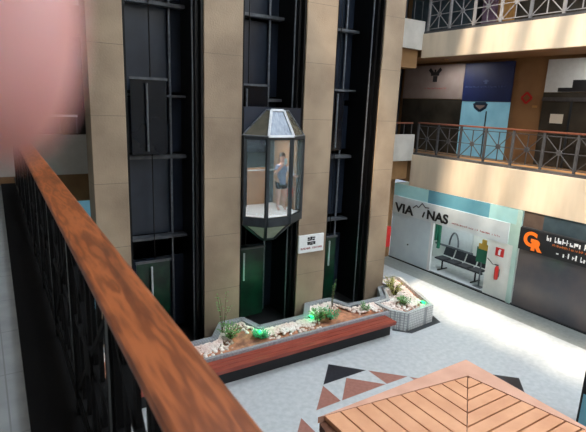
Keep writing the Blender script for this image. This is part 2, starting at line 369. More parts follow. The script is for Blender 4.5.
# ------------------------------------------------------------------ glass lift cabin
zf, ze, zt = 3.02, 4.87, 5.43
F = [(4.97,9.74),(5.35,9.36),(5.97,9.36),(6.53,9.74)]
cab = thing('glass_elevator', (5.72,9.9,2.4), 'glass panoramic elevator cabin with faceted roof, hanging in the middle shaft', 'elevator')
s = MB(); s.prism([F[0],F[1],F[2],F[3],(6.42,9.9),(6.42,10.9),(5.06,10.9),(5.06,9.9)], zf-.06, zf); s.build('cabin_floor', M['white'], cab)
s = MB(); s.box((5.06,10.9,zf),(6.42,10.94,ze)); s.build('rear_wall', M['teal'], cab)
s = MB(); s.box((5.25,10.84,zf),(6.2,10.895,zf+.95)); s.build('wainscot', M['tan'], cab)
s = MB(); s.box((6.42,9.85,zf),(6.45,10.94,ze)); s.build('side_wall', M['tan'], cab)
s = MB(); s.box((5.03,9.85,zf),(5.06,10.94,ze)); s.build('side_wall', M['teal'], cab)
s = MB()
for z in (zf+.9,): s.tube([(5.1,10.75,z),(6.36,10.75,z)], .018, 8)
s.build('handrail', M['silver'], cab)
# belt under the panes and header above
for nm, za, zb in (('lower_belt',zf-.2,zf),('header',ze-.08,ze-.01)):
    s = MB(); 
    for a,b2 in zip(F,F[1:]): s.bar((*a,(za+zb)/2),(*b2,(za+zb)/2), .07, zb-za)
    s.build(nm, M['frame'], cab)
for a,b2 in zip(F,F[1:]):
    s = MB(); s.bar((a[0]+(b2[0]-a[0])*.07,a[1]+(b2[1]-a[1])*.07,(zf+ze)/2),(b2[0]-(b2[0]-a[0])*.07,b2[1]-(b2[1]-a[1])*.07,(zf+ze)/2), .012, ze-zf-.1); s.build('glass_pane', M['glassp'], cab)
for a in F: MB().box((a[0]-.035,a[1]-.035,zf-.2),(a[0]+.035,a[1]+.035,ze)).build('mullion', M['frame'], cab)
# faceted roof
E0 = [(4.93,9.78),(5.33,9.32),(5.99,9.32),(6.57,9.78)]
T0 = [(5.52,9.78),(5.60,9.70),(5.93,9.70),(6.10,9.78)]
for i in range(3):
    q = [(*E0[i],ze),(*E0[i+1],ze),(*T0[i+1],zt),(*T0[i],zt)]
    n = (Vector(q[1])-Vector(q[0])).cross(Vector(q[3])-Vector(q[0]))
    r = MB().slab(q, n, .03).build('roof_panel', M['roofglass'] if i == 1 else M['roofpanel'], cab)
    f = MB(); wd = .06 if i == 1 else .022; nn = n.normalized()*.012
    for k in range(4):
        f.bar(Vector(q[k])+nn, Vector(q[(k+1)%4])+nn, wd, .025, up=n)
    f.build('roof_trim', M['silver'] if i == 1 else M['steel'], r)
s = MB(); s.prism([(T0[0][0],9.82),(T0[1][0],9.70),(T0[2][0],9.70),(T0[3][0],9.82)], zt-.02, zt+.015); s.prism([E0[0],E0[1],E0[2],E0[3],(6.45,10.94),(5.03,10.94)], ze-.01, ze+.01); s.build('roof_cap', M['steel'], cab)
s = MB(); s.box((4.98,9.83,ze+.02),(6.49,9.86,5.5)); s.build('shaft_plate', M['navy'], cab)
# inverted pyramid under the belt
zb0, zb1 = zf-.2, 2.40
B0 = [(4.99,9.78),(5.36,9.38),(5.96,9.38),(6.51,9.78)]; B1 = [(5.50,9.80),(5.56,9.74),(5.80,9.74),(5.86,9.80)]
for i in range(3):
    q = [(*B1[i],zb1),(*B1[i+1],zb1),(*B0[i+1],zb0),(*B0[i],zb0)]
    n = (Vector(q[1])-Vector(q[0])).cross(Vector(q[3])-Vector(q[0]))
    r = MB().slab(q, n, .02).build('bottom_panel', M['panelgreen'], cab); nn = n.normalized()*.01; f = MB()
    for k in range(4): f.bar(Vector(q[k])+nn, Vector(q[(k+1)%4])+nn, .07, .02, up=n)
    f.build('panel_trim', M['frame'], r)
# cabin lamp and its light
s = MB(); s.box((5.4,10.1,ze-.1),(6.0,10.4,ze-.03)); s.build('ceiling_lamp_and_fill', M['tube'], cab)
la = bpy.data.lights.new('cabin_light','AREA'); la.energy = 12; la.size = .5; la.color = (1,.97,.92); lo = bpy.data.objects.new('cabin_light', la); COL.objects.link(lo); lo.location = (5.7,10.25,ze-.12)

# ------------------------------------------------------------------ people built on skin skeletons
def skin_body(name, V, E, m, parent=None, root=0, sub=2):
    me = bpy.data.meshes.new(name); me.from_pydata([v[:3] for v in V], E, []); me.materials.append(m)
    o = bpy.data.objects.new(name, me); COL.objects.link(o)
    if parent: o.parent = parent; o.matrix_parent_inverse = parent_world(parent).inverted()
    o.modifiers.new('skin','SKIN'); 
    if not me.skin_vertices: bpy.context.view_layer.update()
    if not me.skin_vertices:
        bm = bmesh.new(); bm.from_mesh(me); bm.verts.layers.skin.verify(); bm.to_mesh(me); bm.free()
    for i, v in enumerate(V):
        r = v[3]; me.skin_vertices[0].data[i].radius = (r, v[4] if len(v) > 4 else r); me.skin_vertices[0].data[i].use_root = (i == root)
    sb = o.modifiers.new('sub','SUBSURF'); sb.levels = sub; sb.render_levels = sub
    o.modifiers['skin'].use_smooth_shade = True
    return o
# person in the cabin: about 1.42 m in this scene's scale, facing the atrium, phone raised
px, py, pz = 6.12, 10.0, zf
def P(x,y,z,*r): return (px+x, py+y, pz+z, *r)
pt = thing('person', (px,py,pz), 'person in grey-blue top and dark shorts standing in the glass elevator raising a phone', 'person')
V = [P(0,0,.74,.10,.075),P(0,0,.90,.085,.065),P(0,.01,1.06,.105,.07),P(0,0,1.14,.06),P(0,-.01,1.20,.04),P(0,-.02,1.27,.066,.07),P(0,-.02,1.37,.06,.068),
     P(-.075,0,.68,.075),P(-.085,-.02,.38,.05),P(-.09,.01,.07,.032),P(-.09,-.10,.03,.028),
     P(.075,0,.68,.075),P(.085,-.02,.38,.05),P(.09,.01,.07,.032),P(.09,-.10,.03,.028),
     P(-.13,0,1.09,.045),P(-.22,-.06,.92,.036),P(-.10,-.20,1.14,.026),P(-.075,-.23,1.20,.028),
     P(.13,0,1.09,.045),P(.24,-.04,.93,.036),P(.30,-.16,.85,.026),P(.32,-.21,.84,.026)]
E = [(0,1),(1,2),(2,3),(3,4),(4,5),(5,6),(0,7),(7,8),(8,9),(9,10),(0,11),(11,12),(12,13),(13,14),(2,15),(15,16),(16,17),(17,18),(2,19),(19,20),(20,21),(21,22)]
body = skin_body('body', V, E, M['skin'], pt)
skin_body('shirt', [P(0,0,.58,.135,.12),P(0,0,.90,.105,.085),P(0,.01,1.05,.125,.088),P(0,0,1.12,.075),P(-.13,0,1.085,.06),P(-.19,-.04,.98,.055),P(.13,0,1.085,.06)], [(0,1),(1,2),(2,3),(2,4),(4,5),(2,6)], M['shirt'], pt)
skin_body('sleeve', [P(.12,0,1.09,.062),P(.24,-.04,.93,.05),P(.285,-.13,.87,.04)], [(0,1),(1,2)], M['sleeve'], pt)
skin_body('shorts', [P(0,0,.74,.125,.10),P(-.078,0,.64,.092),P(-.085,-.01,.50,.08),P(.078,0,.64,.092),P(.085,-.01,.50,.08)], [(0,1),(1,2),(0,3),(3,4)], M['shorts'], pt)
h = MB(); h.ball(P(0,.012,1.345,0)[:3], (.079,.083,.085), 12, 8); h.ball(P(0,.06,1.27,0)[:3], (.06,.045,.10), 10, 8); h.build('hair', M['hair'], pt, smooth=True)
for ex in (-.025,.025): MB().ball(P(ex,-.088,1.325,0)[:3], .009, 8, 6).build('eye', M['ink'], pt, smooth=True)
h = MB(); h.ball(P(0,-.095,1.30,0)[:3], (.011,.016,.018), 8, 6); h.build('nose', M['skin'], pt, smooth=True)
h = MB(); h.ball(P(0,-.086,1.265,0)[:3], (.022,.008,.006), 8, 6); h.build('mouth', M['redink'], pt, smooth=True)
for sx in (-1,1): MB().ball(P(.069*sx,-.01,1.30,0)[:3], (.01,.018,.028), 8, 6).build('ear', M['skin'], pt, smooth=True)
for bx, by, bz, dr in ((-.075,-.23,1.20,1),(.32,-.21,.84,-1)):
    for k in range(5):
        a = P(bx+(k-2)*.012, by-.005, bz+.01,0)[:3]
        MB().tube([a,(a[0],a[1]-.022,a[2]+.028*(1 if k else .4)),(a[0]+.004,a[1]-.040,a[2]+(.026 if k else .0))],[.008,.007,.006],6).build('finger', M['skin'], pt, smooth=True)
o = MB().box(P(-.112,-.287,1.17,0)[:3], P(-.042,-.276,1.31,0)[:3]).build('smartphone', M['phone'], bevel=.004); tag(o, 'pale smartphone held up by the person in the glass elevator', 'phone')
bg_ = thing('shoulder_bag', P(.24,-.02,.33,0)[:3], 'small orange-red bag hanging beside the person in the elevator', 'bag')
s = MB(); s.prism([(px+.16,py-.08),(px+.31,py-.08),(px+.30,py+.02),(px+.17,py+.02)], pz+.33, pz+.55); s.build('bag_body', M['bag'], bg_, bevel=.015)
s = MB(); s.tube([P(.17,-.03,.54,0)[:3],P(.17,-.03,.74,0)[:3],P(.22,-.05,.86,0)[:3],P(.285,-.04,.74,0)[:3],P(.30,-.03,.54,0)[:3]], .008, 6); s.build('strap', M['ink'], bg_)

# ------------------------------------------------------------------ small sign on the third pillar, notice on the first
sg = thing('wall_sign', (6.93,9.76,1.9), 'small white sign with black emblem on the concrete pillar right of the lift', 'sign')
MB().box((6.54,9.74,1.90),(7.31,9.79,2.36)).build('sign_board', M['white'], sg)
s = MB()
for a,b_,c,d in ((6.80,2.25,6.86,2.30),(6.88,2.23,6.94,2.31),(6.95,2.27,7.03,2.30),(6.80,2.21,6.92,2.24),(6.95,2.21,7.02,2.25),(6.79,2.15,7.04,2.18),(6.80,2.10,6.87,2.15),(6.88,2.09,6.96,2.14),(6.98,2.10,7.04,2.15)): s.box((a,9.732,b_),(c,9.741,d))
s.build('emblem', M['ink'], sg)
s = MB(); x = 6.60; rn = random.Random(4)
while x < 7.24:
    wl = rn.uniform(.02,.035)
    if abs(x-6.91) > .03: s.box((x,9.733,1.985),(x+wl*.4,9.741,2.04)); s.box((x,9.733,1.985+rn.choice((0,.02,.04))),(x+wl,9.741,2.0+rn.choice((0,.02,.035))))
    x += wl+.012
s.build('lettering', M['redink'], sg)
nb = thing('notice_board', (2.2,9.77,.9), 'pale notice board at the foot of the leftmost pillar, beside the rail', 'sign')
MB().box((2.16,9.755,1.15),(2.42,9.79,1.62)).build('board', M['white'], nb)

# ------------------------------------------------------------------ zigzag planter in front of the lifts
pl = thing('planter', (5.5,9.0,0), 'long zigzag planter with grey mosaic rim in front of the lifts', 'planter')
YF = 8.36
rear = [(1.5,9.70),(2.45,9.70),(2.55,9.1),(3.97,9.1),(4.42,9.70),(4.95,9.70),(5.1,9.12),(6.43,9.12),(6.86,9.70),(7.58,9.70),(7.78,9.14),(8.99,9.1),(9.42,9.70),(9.72,9.70)]
s = MB()
for a,b2 in zip(rear, rear[1:]): s.bar((*a,.25),(*b2,.25), .15, .5); 
for a in rear: s.prism([(a[0]+.075*math.cos(t*math.pi/4),a[1]+.075*math.sin(t*math.pi/4)) for t in range(8)],0,.499)
s.build('rear_rim', M['coping'], pl)
MB().box((.6,YF-.055,0),(8.45,YF+.02,.5)).build('front_rim', M['coping_dark'], pl)
def inside_y(x):
    for a,b2 in zip(rear, rear[1:]):
        if a[0] <= x <= b2[0] and b2[0] > a[0]: return a[1]+(b2[1]-a[1])*(x-a[0])/(b2[0]-a[0])
    return 9.1
s = MB(); n = 120; vs = []; rn = random.Random(2)
for i in range(n+1):
    x = 1.5+(9.5-1.5)*i/n
    for j in range(7):
        y = YF+.05+(inside_y(x)-YF-.05)*j/6; vs.append((x,y,.40+.035*math.sin(x*5+j)+rn.uniform(-.015,.015)))
fs = [(i*7+j,(i+1)*7+j,(i+1)*7+j+1,i*7+j+1) for i in range(n) for j in range(6)]
s.add(vs, fs); s.build('soil', M['soil'], pl, smooth=True)
# end planter, polygonal, white mosaic
ep = thing('planter', (9.3,8.9,0), 'polygonal white mosaic planter at the right end of the red-brown bench', 'planter')
EP = [(8.52,8.36),(8.80,7.98),(9.86,8.08),(10.6,10.0),(10.55,10.35),(9.72,10.35),(9.72,9.68),(9.42,9.68),(8.99,9.0),(8.52,8.95)]
s = MB(); m_ = len(EP); 
def inset(P_, d):
    out = []
    for i in range(len(P_)):
        a, b2, c = Vector(P_[i-1]), Vector(P_[i]), Vector(P_[(i+1)%len(P_)])
        e1 = (b2-a).normalized(); e2 = (c-b2).normalized(); n1 = Vector((-e1.y,e1.x)); n2 = Vector((-e2.y,e2.x)); k_ = n1+n2
        k_ = k_/max(k_.dot(n1),.3); out.append(tuple(b2+k_*d))
    return out
EPi = inset(EP, .1)
for i in range(m_):
    j = (i+1)%m_; a,b2,c,d = EP[i],EP[j],EPi[j],EPi[i]
    s.add([(*a,0),(*b2,0),(*b2,.5),(*a,.5),(*d,.5),(*c,.5),(*c,.3),(*d,.3)], [(0,1,2,3),(3,2,5,4),(4,5,6,7)], 0)
s.build('rim', M['mosaic'], ep)
s = MB(); s.add([(*p,.41) for p in EPi], [tuple(range(m_))]); s.build('soil', M['soil'], ep)
# bench; its black base paints in the shade under the seat
b_ = thing('bench', (4.6,8.1,0), 'long low red-brown slatted bench along the planter front', 'bench')
for k in range(3):
    MB().box((.9,7.87+k*.145,.395),(8.30,8.003+k*.145,.44)).build('seat_slat', M['bench'], b_, bevel=.006)
MB().box((.9,7.88,.35),(8.29,7.905,.395)).build('front_board', M['bench'], b_)
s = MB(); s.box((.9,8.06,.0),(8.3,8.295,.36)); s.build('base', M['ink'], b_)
# pebbles
def pebbles(name, region, n, label, seed, mat_, rmin=.018, rmax=.05, z=.42):
    rn = random.Random(seed); s = MB(); c = 0; tries = 0
    while c < n and tries < n*30:
        tries += 1; p = region(rn)
        if p is None: continue
        r = rn.uniform(rmin,rmax); s.ball((p[0],p[1],z+rn.uniform(0,.03)), (r*rn.uniform(.8,1.3),r*rn.uniform(.8,1.3),r*.7), 6, 4); c += 1
    o = s.build(name, mat_, smooth=True); tag(o, label, 'pebbles', kind='stuff'); return o
def along_rear(rn):
    x = rn.uniform(1.6,9.3); yr = inside_y(x)-.09
    y = yr-abs(rn.gauss(0,.2))
    if math.sin(x*2.1+1) < -.55 and rn.random() < .6: return None
    return (x,y) if YF+.1 < y else None
pebbles('white_pebbles', along_rear, 2400, 'white pebbles strewn along the zigzag rear rim of the long planter', 3, M['pebble'])
def in_end(rn):
    x = rn.uniform(8.6,10.45); y = rn.uniform(8.1,10.2)
    if not (8.2 < y) : return None
    xr = 9.76+(y-8.08)*.385-.12
    if y > 9.65 and x < 9.8 or x > xr or (x < 9.0+(y-9)*.62 and y > 8.9) or x < 8.75 and y < 8.4: return None
    if x < 9.3 and rn.random() < .55: return None
    return (x,y)
pebbles('white_pebbles', in_end, 900, 'white and pink pebbles filling the white mosaic end planter', 5, M['pebble'], z=.43)

# plants
def plant(name, x, y, h, n, spread, m, label, seed, z=.42, wd=.035, upright=.5):
    rn = random.Random(seed); t = thing(name, (x,y,z), label, 'plant')
    st = MB(); lf = MB()
    for i in range(n):
        a = rn.uniform(0,6.283); r = rn.uniform(.3,1)*spread; hh = h*rn.uniform(.5,1)
        base = Vector((x+rn.uniform(-.03,.03),y+rn.uniform(-.03,.03),z-.02)); tip = Vector((x+math.cos(a)*r, y+math.sin(a)*r, z+hh))
        mid = base.lerp(tip,.5)+Vector((0,0,hh*.18)); pts = [base.lerp(mid,t_) if t_ < 1 else mid for t_ in (0,.5,1)]+[tip]
        st.tube([base,mid,tip],[.007,.005,.003],5)
        for q in range(7):
            c = mid.lerp(tip,q/6) if q > 1 else base.lerp(mid,.5+q*.4); la_ = a+(1.2 if q%2 else -1.2)+rn.uniform(-.5,.5); ln = wd*rn.uniform(1.6,3.0)
            d = Vector((math.cos(la_),math.sin(la_),rn.uniform(-.2,.7))).normalized(); sd = d.cross(Vector((0,0,1))).normalized()*wd*.5
            lf.add([c, c+d*ln*.5+sd, c+d*ln, c+d*ln*.5-sd, c+d*ln*.5+Vector((0,0,.008))],[(0,1,4),(1,2,4),(2,3,4),(3,0,4)])
    st.build('stem', M['stem'], t); lf.build('foliage', m, t)
    return t
plant('leafy_shrub',4.30,9.0,.34,26,.26,M['leaf'],'bushy green shrub in orange soil in front of the second pillar',1)
plant('low_plant',4.95,8.72,.16,22,.2,M['leafbright'],'low bright green plant by the lit green lamp before the lift',2)
plant('leafy_shrub',6.60,8.85,.30,30,.28,M['leaf'],'green shrub in front of the pillar with the white sign',3)
plant('leafy_shrub',6.95,8.8,.22,20,.24,M['leafbright'],'brighter green shrub right beside the shrub below the white sign',4)
plant('tall_sapling',4.28,9.35,1.05,7,.22,M['leaf'],'tall thin sapling standing against the pillar left of the lift',5,wd=.03)
plant('tall_sapling',7.35,9.3,.95,4,.08,M['leaf'],'slender sapling against the pillar with the white sign',6,wd=.02)
plant('low_plant',8.05,8.75,.2,12,.14,M['leaf'],'small dark green plant near the right end of the long planter',7)
plant('yellow_shrub',9.45,9.15,.42,26,.26,M['leafy'],'yellow-green shrub in the middle of the white mosaic end planter',8)
plant('yellow_shrub',9.75,9.65,.40,18,.22,M['leafy'],'yellowish shrub at the back of the end planter by the last pillar',9)
plant('low_plant',9.20,8.55,.26,18,.2,M['leaf'],'dark green low plant at the front of the white mosaic end planter',10)
# green flood lamps among the plants
def flood(x,y,lab,pw=14):
    t = thing('flood_lamp', (x,y,.40), lab, 'lamp', 'green flood lamps in the planters')
    s = MB(); s.box((x-.05,y-.03,.40),(x+.05,y+.05,.50)); s.build('housing', M['ink'], t)
    s = MB(); s.box((x-.045,y-.06,.43),(x+.045,y-.035,.51)); s.add([(x-.045,y-.06,.505),(x+.045,y-.06,.505),(x+.045,y+.045,.512),(x-.045,y+.045,.512)],[(0,1,2,3)]); s.build('lens', M['glow'], t)
    l = bpy.data.lights.new('green_light','POINT'); l.energy = pw; l.color = (.12,1,.45); l.shadow_soft_size = .05
    lo = bpy.data.objects.new('green_light', l); COL.objects.link(lo); lo.location = (x,y,.62)
flood(4.98,8.9,'green flood lamp glowing among low plants before the lift cabin',3)
flood(6.5,9.0,'green flood lamp beside the shrubs below the white pillar sign',3)
flood(9.72,8.35,'green flood lamp at the right corner of the white mosaic planter',1.5)
l = bpy.data.lights.new('shaft_green_fill','POINT'); l.energy = 2.2; l.color = (.1,1,.45); l.shadow_soft_size = .1  # green fill added inside the shafts, with hidden tubes to go with it
for q,(gx,gy,gz) in enumerate(((5.02,10.45,1.3),(7.52,10.45,1.3))):
    lo = bpy.data.objects.new('shaft_green_fill', l); COL.objects.link(lo); lo.location = (gx,gy,gz)
    t = thing('added_fill_tube', (gx,gy,.2), 'hidden green fill tube added low inside the '+('middle' if q == 0 else 'right')+' lift shaft', 'lamp')
    MB().tube([(gx,gy+.02,.0),(gx,gy+.02,.9)], .015, 8).build('tube', M['glow'], t)  # hidden tube added with the green shaft fill

# ------------------------------------------------------------------ railings
def lattice_panel(mb, fx, y0, y1, z0, z1, r=.016, d=.02):
    """frame + cross + diagonals + centre disc in the plane x=fx"""
    w2 = r*1.3
    for z in (z0,z1): mb.bar((fx,y0,z),(fx,y1,z), d, w2)
    for y in (y0,y1): mb.bar((fx,y,z0),(fx,y,z1), d, w2)
    ym, zm = (y0+y1)/2, (z0+z1)/2
    mb.bar((fx,ym,z0),(fx,ym,z1), d*.8, w2); mb.bar((fx,y0,zm),(fx,y1,zm), d*.8, w2)
    mb.bar((fx,y0,z0),(fx,y1,z1), d*.7, w2, up=(1,0,0)); mb.bar((fx,y0,z1),(fx,y1,z0), d*.7, w2, up=(1,0,0))
    R_ = min(y1-y0,z1-z0)*.09; k = 8
    mb.tube([(fx-d*.7,ym,zm),(fx+d*.7,ym,zm)], R_, 10)
def railing(fx, y0, y1, zb, zt_, npan, label, mrail, mmet, rw=.07, rh=.05, post=.045, r=.016, d=.03):
    t = thing('balcony_railing', (fx,(y0+y1)/2,zb), label, 'railing')
    MB().box((fx-rw/2,y0,zt_-rh),(fx+rw/2,y1,zt_)).build('handrail', mrail, t, bevel=.008)
    st_ = (y1-y0)/npan
    for i in range(npan+1):
        y = y0+i*st_; y = min(max(y,y0+post/2),y1-post/2)
        MB().box((fx-post/2,y-post/2,zb),(fx+post/2,y+post/2,zt_-rh)).build('post', mmet, t)
    for i in range(npan):
        mb = MB(); lattice_panel(mb, fx, y0+i*st_+post/2, y0+(i+1)*st_-post/2, zb+.08, zt_-rh-.08, r, d); mb.build('lattice_panel', mmet, t)
    return t
railing(XW+.10,1.1,12.28,4.07,5.14,12,'balcony railing with red-brown wooden handrail and dark lattice, middle floor of right wing',M['rwood'],M['lattice'],r=.016,post=.06)
railing(XW+.10,1.1,12.28,8.14,9.2,12,'pale metal lattice balcony railing on the top visible floor, right wing',M['rwood'],M['lattice_light'],r=.016,post=.07)
def link_rail(x0,x1,z0,z1,label,mr):
    t = thing('balcony_railing', ((x0+x1)/2,YL+.07,z0), label, 'railing')
    MB().box((x0,YL+.03,z1-.05),(x1,YL+.11,z1)).build('handrail', mr, t)
    n_ = max(2,int((x1-x0)/.35))
    for i in range(n_+1):
        x = x0+.02+(x1-x0-.04)*i/n_; MB().box((x-.012,YL+.058,z0),(x+.012,YL+.082,z1-.05)).build('baluster', M['lattice'], t)
link_rail(-2.5,1.95,4.70,5.15,'short railing on the rear gallery at the left, behind the raised finger',M['silver'])
link_rail(11.0,12.9,4.70,5.12,'short railing on the middle rear gallery right of the last pillar',M['rwood'])
link_rail(11.0,12.9,8.46,9.15,'short railing on the upper rear gallery right of the last pillar',M['black'])

# our own railing
nr = thing('gallery_railing', (.26,0,4.0), 'near black iron railing with broad varnished wooden handrail running away from the viewer', 'railing')
s = MB(); xa, xb, zt2, zb2 = .190, .325, 5.10, 5.075
prof = [(xa,zb2+.006),(xa+.006,zb2),(xb-.006,zb2),(xb,zb2+.006),(xb,zt2-.012),(xb-.004,zt2-.004),(xb-.014,zt2),(xa+.014,zt2),(xa+.004,zt2-.004),(xa,zt2-.012)]
k = len(prof); vs = [(x,-1.5,z) for x,z in prof]+[(x,9.7,z) for x,z in prof]
s.add(vs, [tuple(range(k)),tuple(reversed(range(k,2*k)))]+[(i,(i+1)%k,k+(i+1)%k,k+i) for i in range(k)]); s.build('handrail', M['rail'], nr)
MB().box((.235,-1.5,5.045),(.285,9.7,5.074)).build('top_bar', M['black'], nr)
MB().box((.03,-1.5,4.0),(.36,9.7,4.05)).build('kerb', M['matte'], nr)
MB().box((.24,-1.5,4.12),(.28,9.7,4.15)).build('bottom_bar', M['black'], nr)
step = .93
for i in range(13):
    y = -1.38+i*step
    if y > 9.6: break
    MB().box((.237,y-.022,4.06),(.283,y+.022,5.046)).build('post', M['black'], nr)
    if y+step < 9.7:
        mb = MB(); lattice_panel(mb, .26, y+.022, y+step-.022, 4.2, 4.97, .022, .03)
        for q in range(1,7): mb.bar((.26,y+step*q/7,4.15),(.26,y+step*q/7,5.036), .03, .014)
        mb.build('lattice_panel', M['matte'], nr)

nr.rotation_euler.z = -.021

# ------------------------------------------------------------------ ground floor travel shop, right wing
def facing_box(mb, y0, y1, z0, z1, x0, x1, mi=0): return mb.box((x0,y0,z0),(x1,y1,z1),mi)
sh = thing('storefront', (13,10.5,0), 'pale glass shop front with long signboard under the middle balcony', 'shop front')
for q in ((11.35,13.0),(7.82,8.9)): MB().box((12.94,q[0],2.42),(13.0,q[1],2.86)).build('glass_header', M['cyan'], sh)
s = MB(); s.box((12.94,8.9,2.42),(13.0,11.35,2.86)); s.build('glass_header', M['cyan2'], sh)
sb = MB().box((12.90,8.15,1.78),(12.97,12.98,2.42)).build('signboard', M['signboard'], sh)
MB().box((12.93,11.1,0.04),(12.99,12.98,1.78)).build('frosted_panel', M['paledoor'], sh)
MB().box((12.93,10.98,0.02),(13.0,11.1,1.78)).build('door_frame', M['white'], sh)
s = MB(); s.box((12.93,7.82,0.02),(13.0,8.78,1.78)); s.build('end_panel', M['interior'], sh)
s = MB(); s.box((12.93,7.82,1.78),(13.0,8.15,2.42)); s.box((12.90,7.80,.02),(12.928,7.95,2.86)); s.build('mint_edge', M['mint'], sh)
MB().box((12.92,10.66,.95),(12.99,10.75,1.78)).build('green_upright', M['dkgreen'], sh)
MB().ball((12.90,12.05,.72),.03,8,6).build('door_knob', M['ink'], sh)
MB().box((12.90,7.8,0),(13.0,12.98,.04)).build('threshold', M['ink'], sh)
tx = thing('shop_lettering', (12.89,11.6,2.0), 'dark shop name lettering with a grey mountain-shaped M on the pale signboard', 'lettering')
text_mesh('lettering','VIA',.46,(12.888,12.83,1.84),'-x',M['ink'],tx,bold=.014,squash=1.28)
s = MB()
for (y0,z0,y1,z1) in ((11.95,2.12,11.80,2.24),(11.80,2.24,11.70,2.18),(11.70,2.18,11.54,2.36),(11.54,2.36,11.38,2.24),(11.38,2.24,11.22,2.26)): s.bar((12.888,y0,z0),(12.888,y1,z1),.012,.035,up=(0,0,1))
s.build('mountain_letter', M['bracket'], tx)
s = MB(); s.bar((12.885,11.47,1.88),(12.885,11.40,2.08),.012,.06); s.build('letter_i', M['ink'], tx)
text_mesh('lettering','NAS',.44,(12.888,11.30,1.88),'-x',M['ink'],tx,bold=.014,squash=1.12)
s = MB(); glyph_line(s,12.9,10.2,8.4,1.93,.06,9); s.build('small_lettering', M['redink'], tx)
# interior of the shop
s = MB(); s.box((14.55,8.0,0),(14.6,13,3.0)); s.box((13.0,7.75,0),(14.6,7.80,2.88)); s.box((13.0,12.95,0),(14.6,13.0,2.88)); struct('wall_shop', s, M['interior'])
kw = thing('reception_window', (14.5,11.2,.7), 'white framed reception hatch with an arched grille on the shop rear wall', 'window')
s = MB(); s.box((14.50,10.5,.62),(14.549,12.0,1.42)); s.build('hatch_panel', M['offwhite'], kw)
s = MB(); s.box((14.46,10.4,.56),(14.50,12.1,.63)); s.build('counter', M['steel'], kw)
s = MB(); s.tube([(14.47,11.25+.2*math.cos(a),.68+.5*max(0,math.sin(a))) for a in [math.pi*i/12 for i in range(13)]],.03,8); s.build('arch', M['steel'], kw)
MB().box((14.40,12.05,.7),(14.549,12.12,1.6)).build('green_jamb', M['dkgreen'], kw)
po = thing('poster', (12.9,8.9,.9), 'dark green poster with a yellow top next to the shop entrance', 'poster')
po.location = (13.3,9.2,.8)
s = MB(); s.box((13.30,8.98,.82),(13.32,9.42,1.32)); s.build('green_sheet', M['dkgreen'], po)
s = MB(); s.prism([(13.285,9.0),(13.32,9.0),(13.32,9.36),(13.285,9.36)],1.27,1.45); s.box((13.28,9.1,1.45),(13.32,9.25,1.6)); s.build('yellow_figure', M['yellow'], po)
s = MB(); s.bar((13.3,9.2,.0),(13.3,9.2,.84),.04,.03); s.box((13.2,9.05,0),(13.4,9.35,.02)); s.build('stand', M['steel'], po)
wb = thing('waiting_bench', (13.5,10.2,0), 'row of black waiting chairs on a beam inside the pale shop', 'bench')
for k in range(4):
    yc = 10.95-k*.48
    ch = MB().box((13.35,yc-.2,.40),(13.78,yc+.2,.46)).build('seat', M['upholst'], wb, bevel=.02)
    MB().slab([(13.82,yc-.2,.48),(13.82,yc+.2,.48),(13.93,yc+.2,.76),(13.93,yc-.2,.76)],(-1,0,.3),.04).build('backrest', M['upholst'], wb)
MB().box((13.54,9.3,.33),(13.60,11.15,.385)).build('beam', M['ink'], wb)
for yc in (9.55,10.95):
    s = MB(); s.bar((13.57,yc,.33),(13.57,yc,.03),.04,.04); s.bar((13.35,yc,.02),(13.85,yc,.02),.04,.03); s.build('leg', M['ink'], wb)
fe = thing('fire_extinguisher', (12.86,8.36,.55), 'red fire extinguisher hung on the white panel of the pale shop', 'fire extinguisher')
s = MB(); s.tube([(12.86,8.34,.62),(12.86,8.34,.66),(12.86,8.34,.98),(12.86,8.34,1.03),(12.86,8.34,1.06)],[.05,.062,.062,.04,.02],12); s.build('cylinder', M['redpaint'], fe, smooth=True)
s = MB(); s.box((12.84,8.31,1.06),(12.88,8.41,1.09)); s.tube([(12.86,8.40,1.08),(12.86,8.50,1.06),(12.85,8.56,1.12),(12.86,8.7,1.2)],.012,6); s.build('valve_hose', M['ink'], fe)
s = MB(); s.box((12.855,8.29,.78),(12.925,8.30,.82)); s.box((12.922,8.28,.7),(12.93,8.40,.95)); s.build('bracket', M['steel'], fe)
fs_ = thing('fire_sign', (12.92,8.34,1.4), 'square red fire extinguisher sign above the red extinguisher', 'sign')
MB().box((12.915,8.22,1.34),(12.93,8.50,1.60)).build('plate', M['redpaint'], fs_)
s = MB(); s.box((12.908,8.33,1.38),(12.916,8.40,1.52)); s.box((12.908,8.31,1.52),(12.916,8.38,1.56)); s.build('symbol', M['white'], fs_)
# shop ceiling light
s = MB(); s.box((13.6,9.5,2.84),(14.0,11.5,2.88)); o = s.build('ceiling_light', M['tube']); tag(o,'lit ceiling panel inside the pale travel shop','lamp')
la = bpy.data.lights.new('shop_light','AREA'); la.energy = 28; la.size = 1.6; la.color = (.92,1,.98); lo = bpy.data.objects.new('shop_light', la); COL.objects.link(lo); lo.location = (13.8,10.3,2.8)
# red fire hose cabinet by the last pillar
fh = thing('fire_hose_box', (11.26,11.52,0), 'red fire hose box on a grey stand just behind the right end pillar', 'fire box')
MB().box((11.1,11.45,1.0),(11.40,11.6,1.70)).build('cabinet', M['redpaint'], fh, bevel=.01)
MB().box((11.13,11.47,0),(11.20,11.58,1.0)).build('stand', M['link'], fh)
MB().box((11.13,11.44,1.3),(11.15,11.45,1.4)).build('latch', M['silver'], fh)

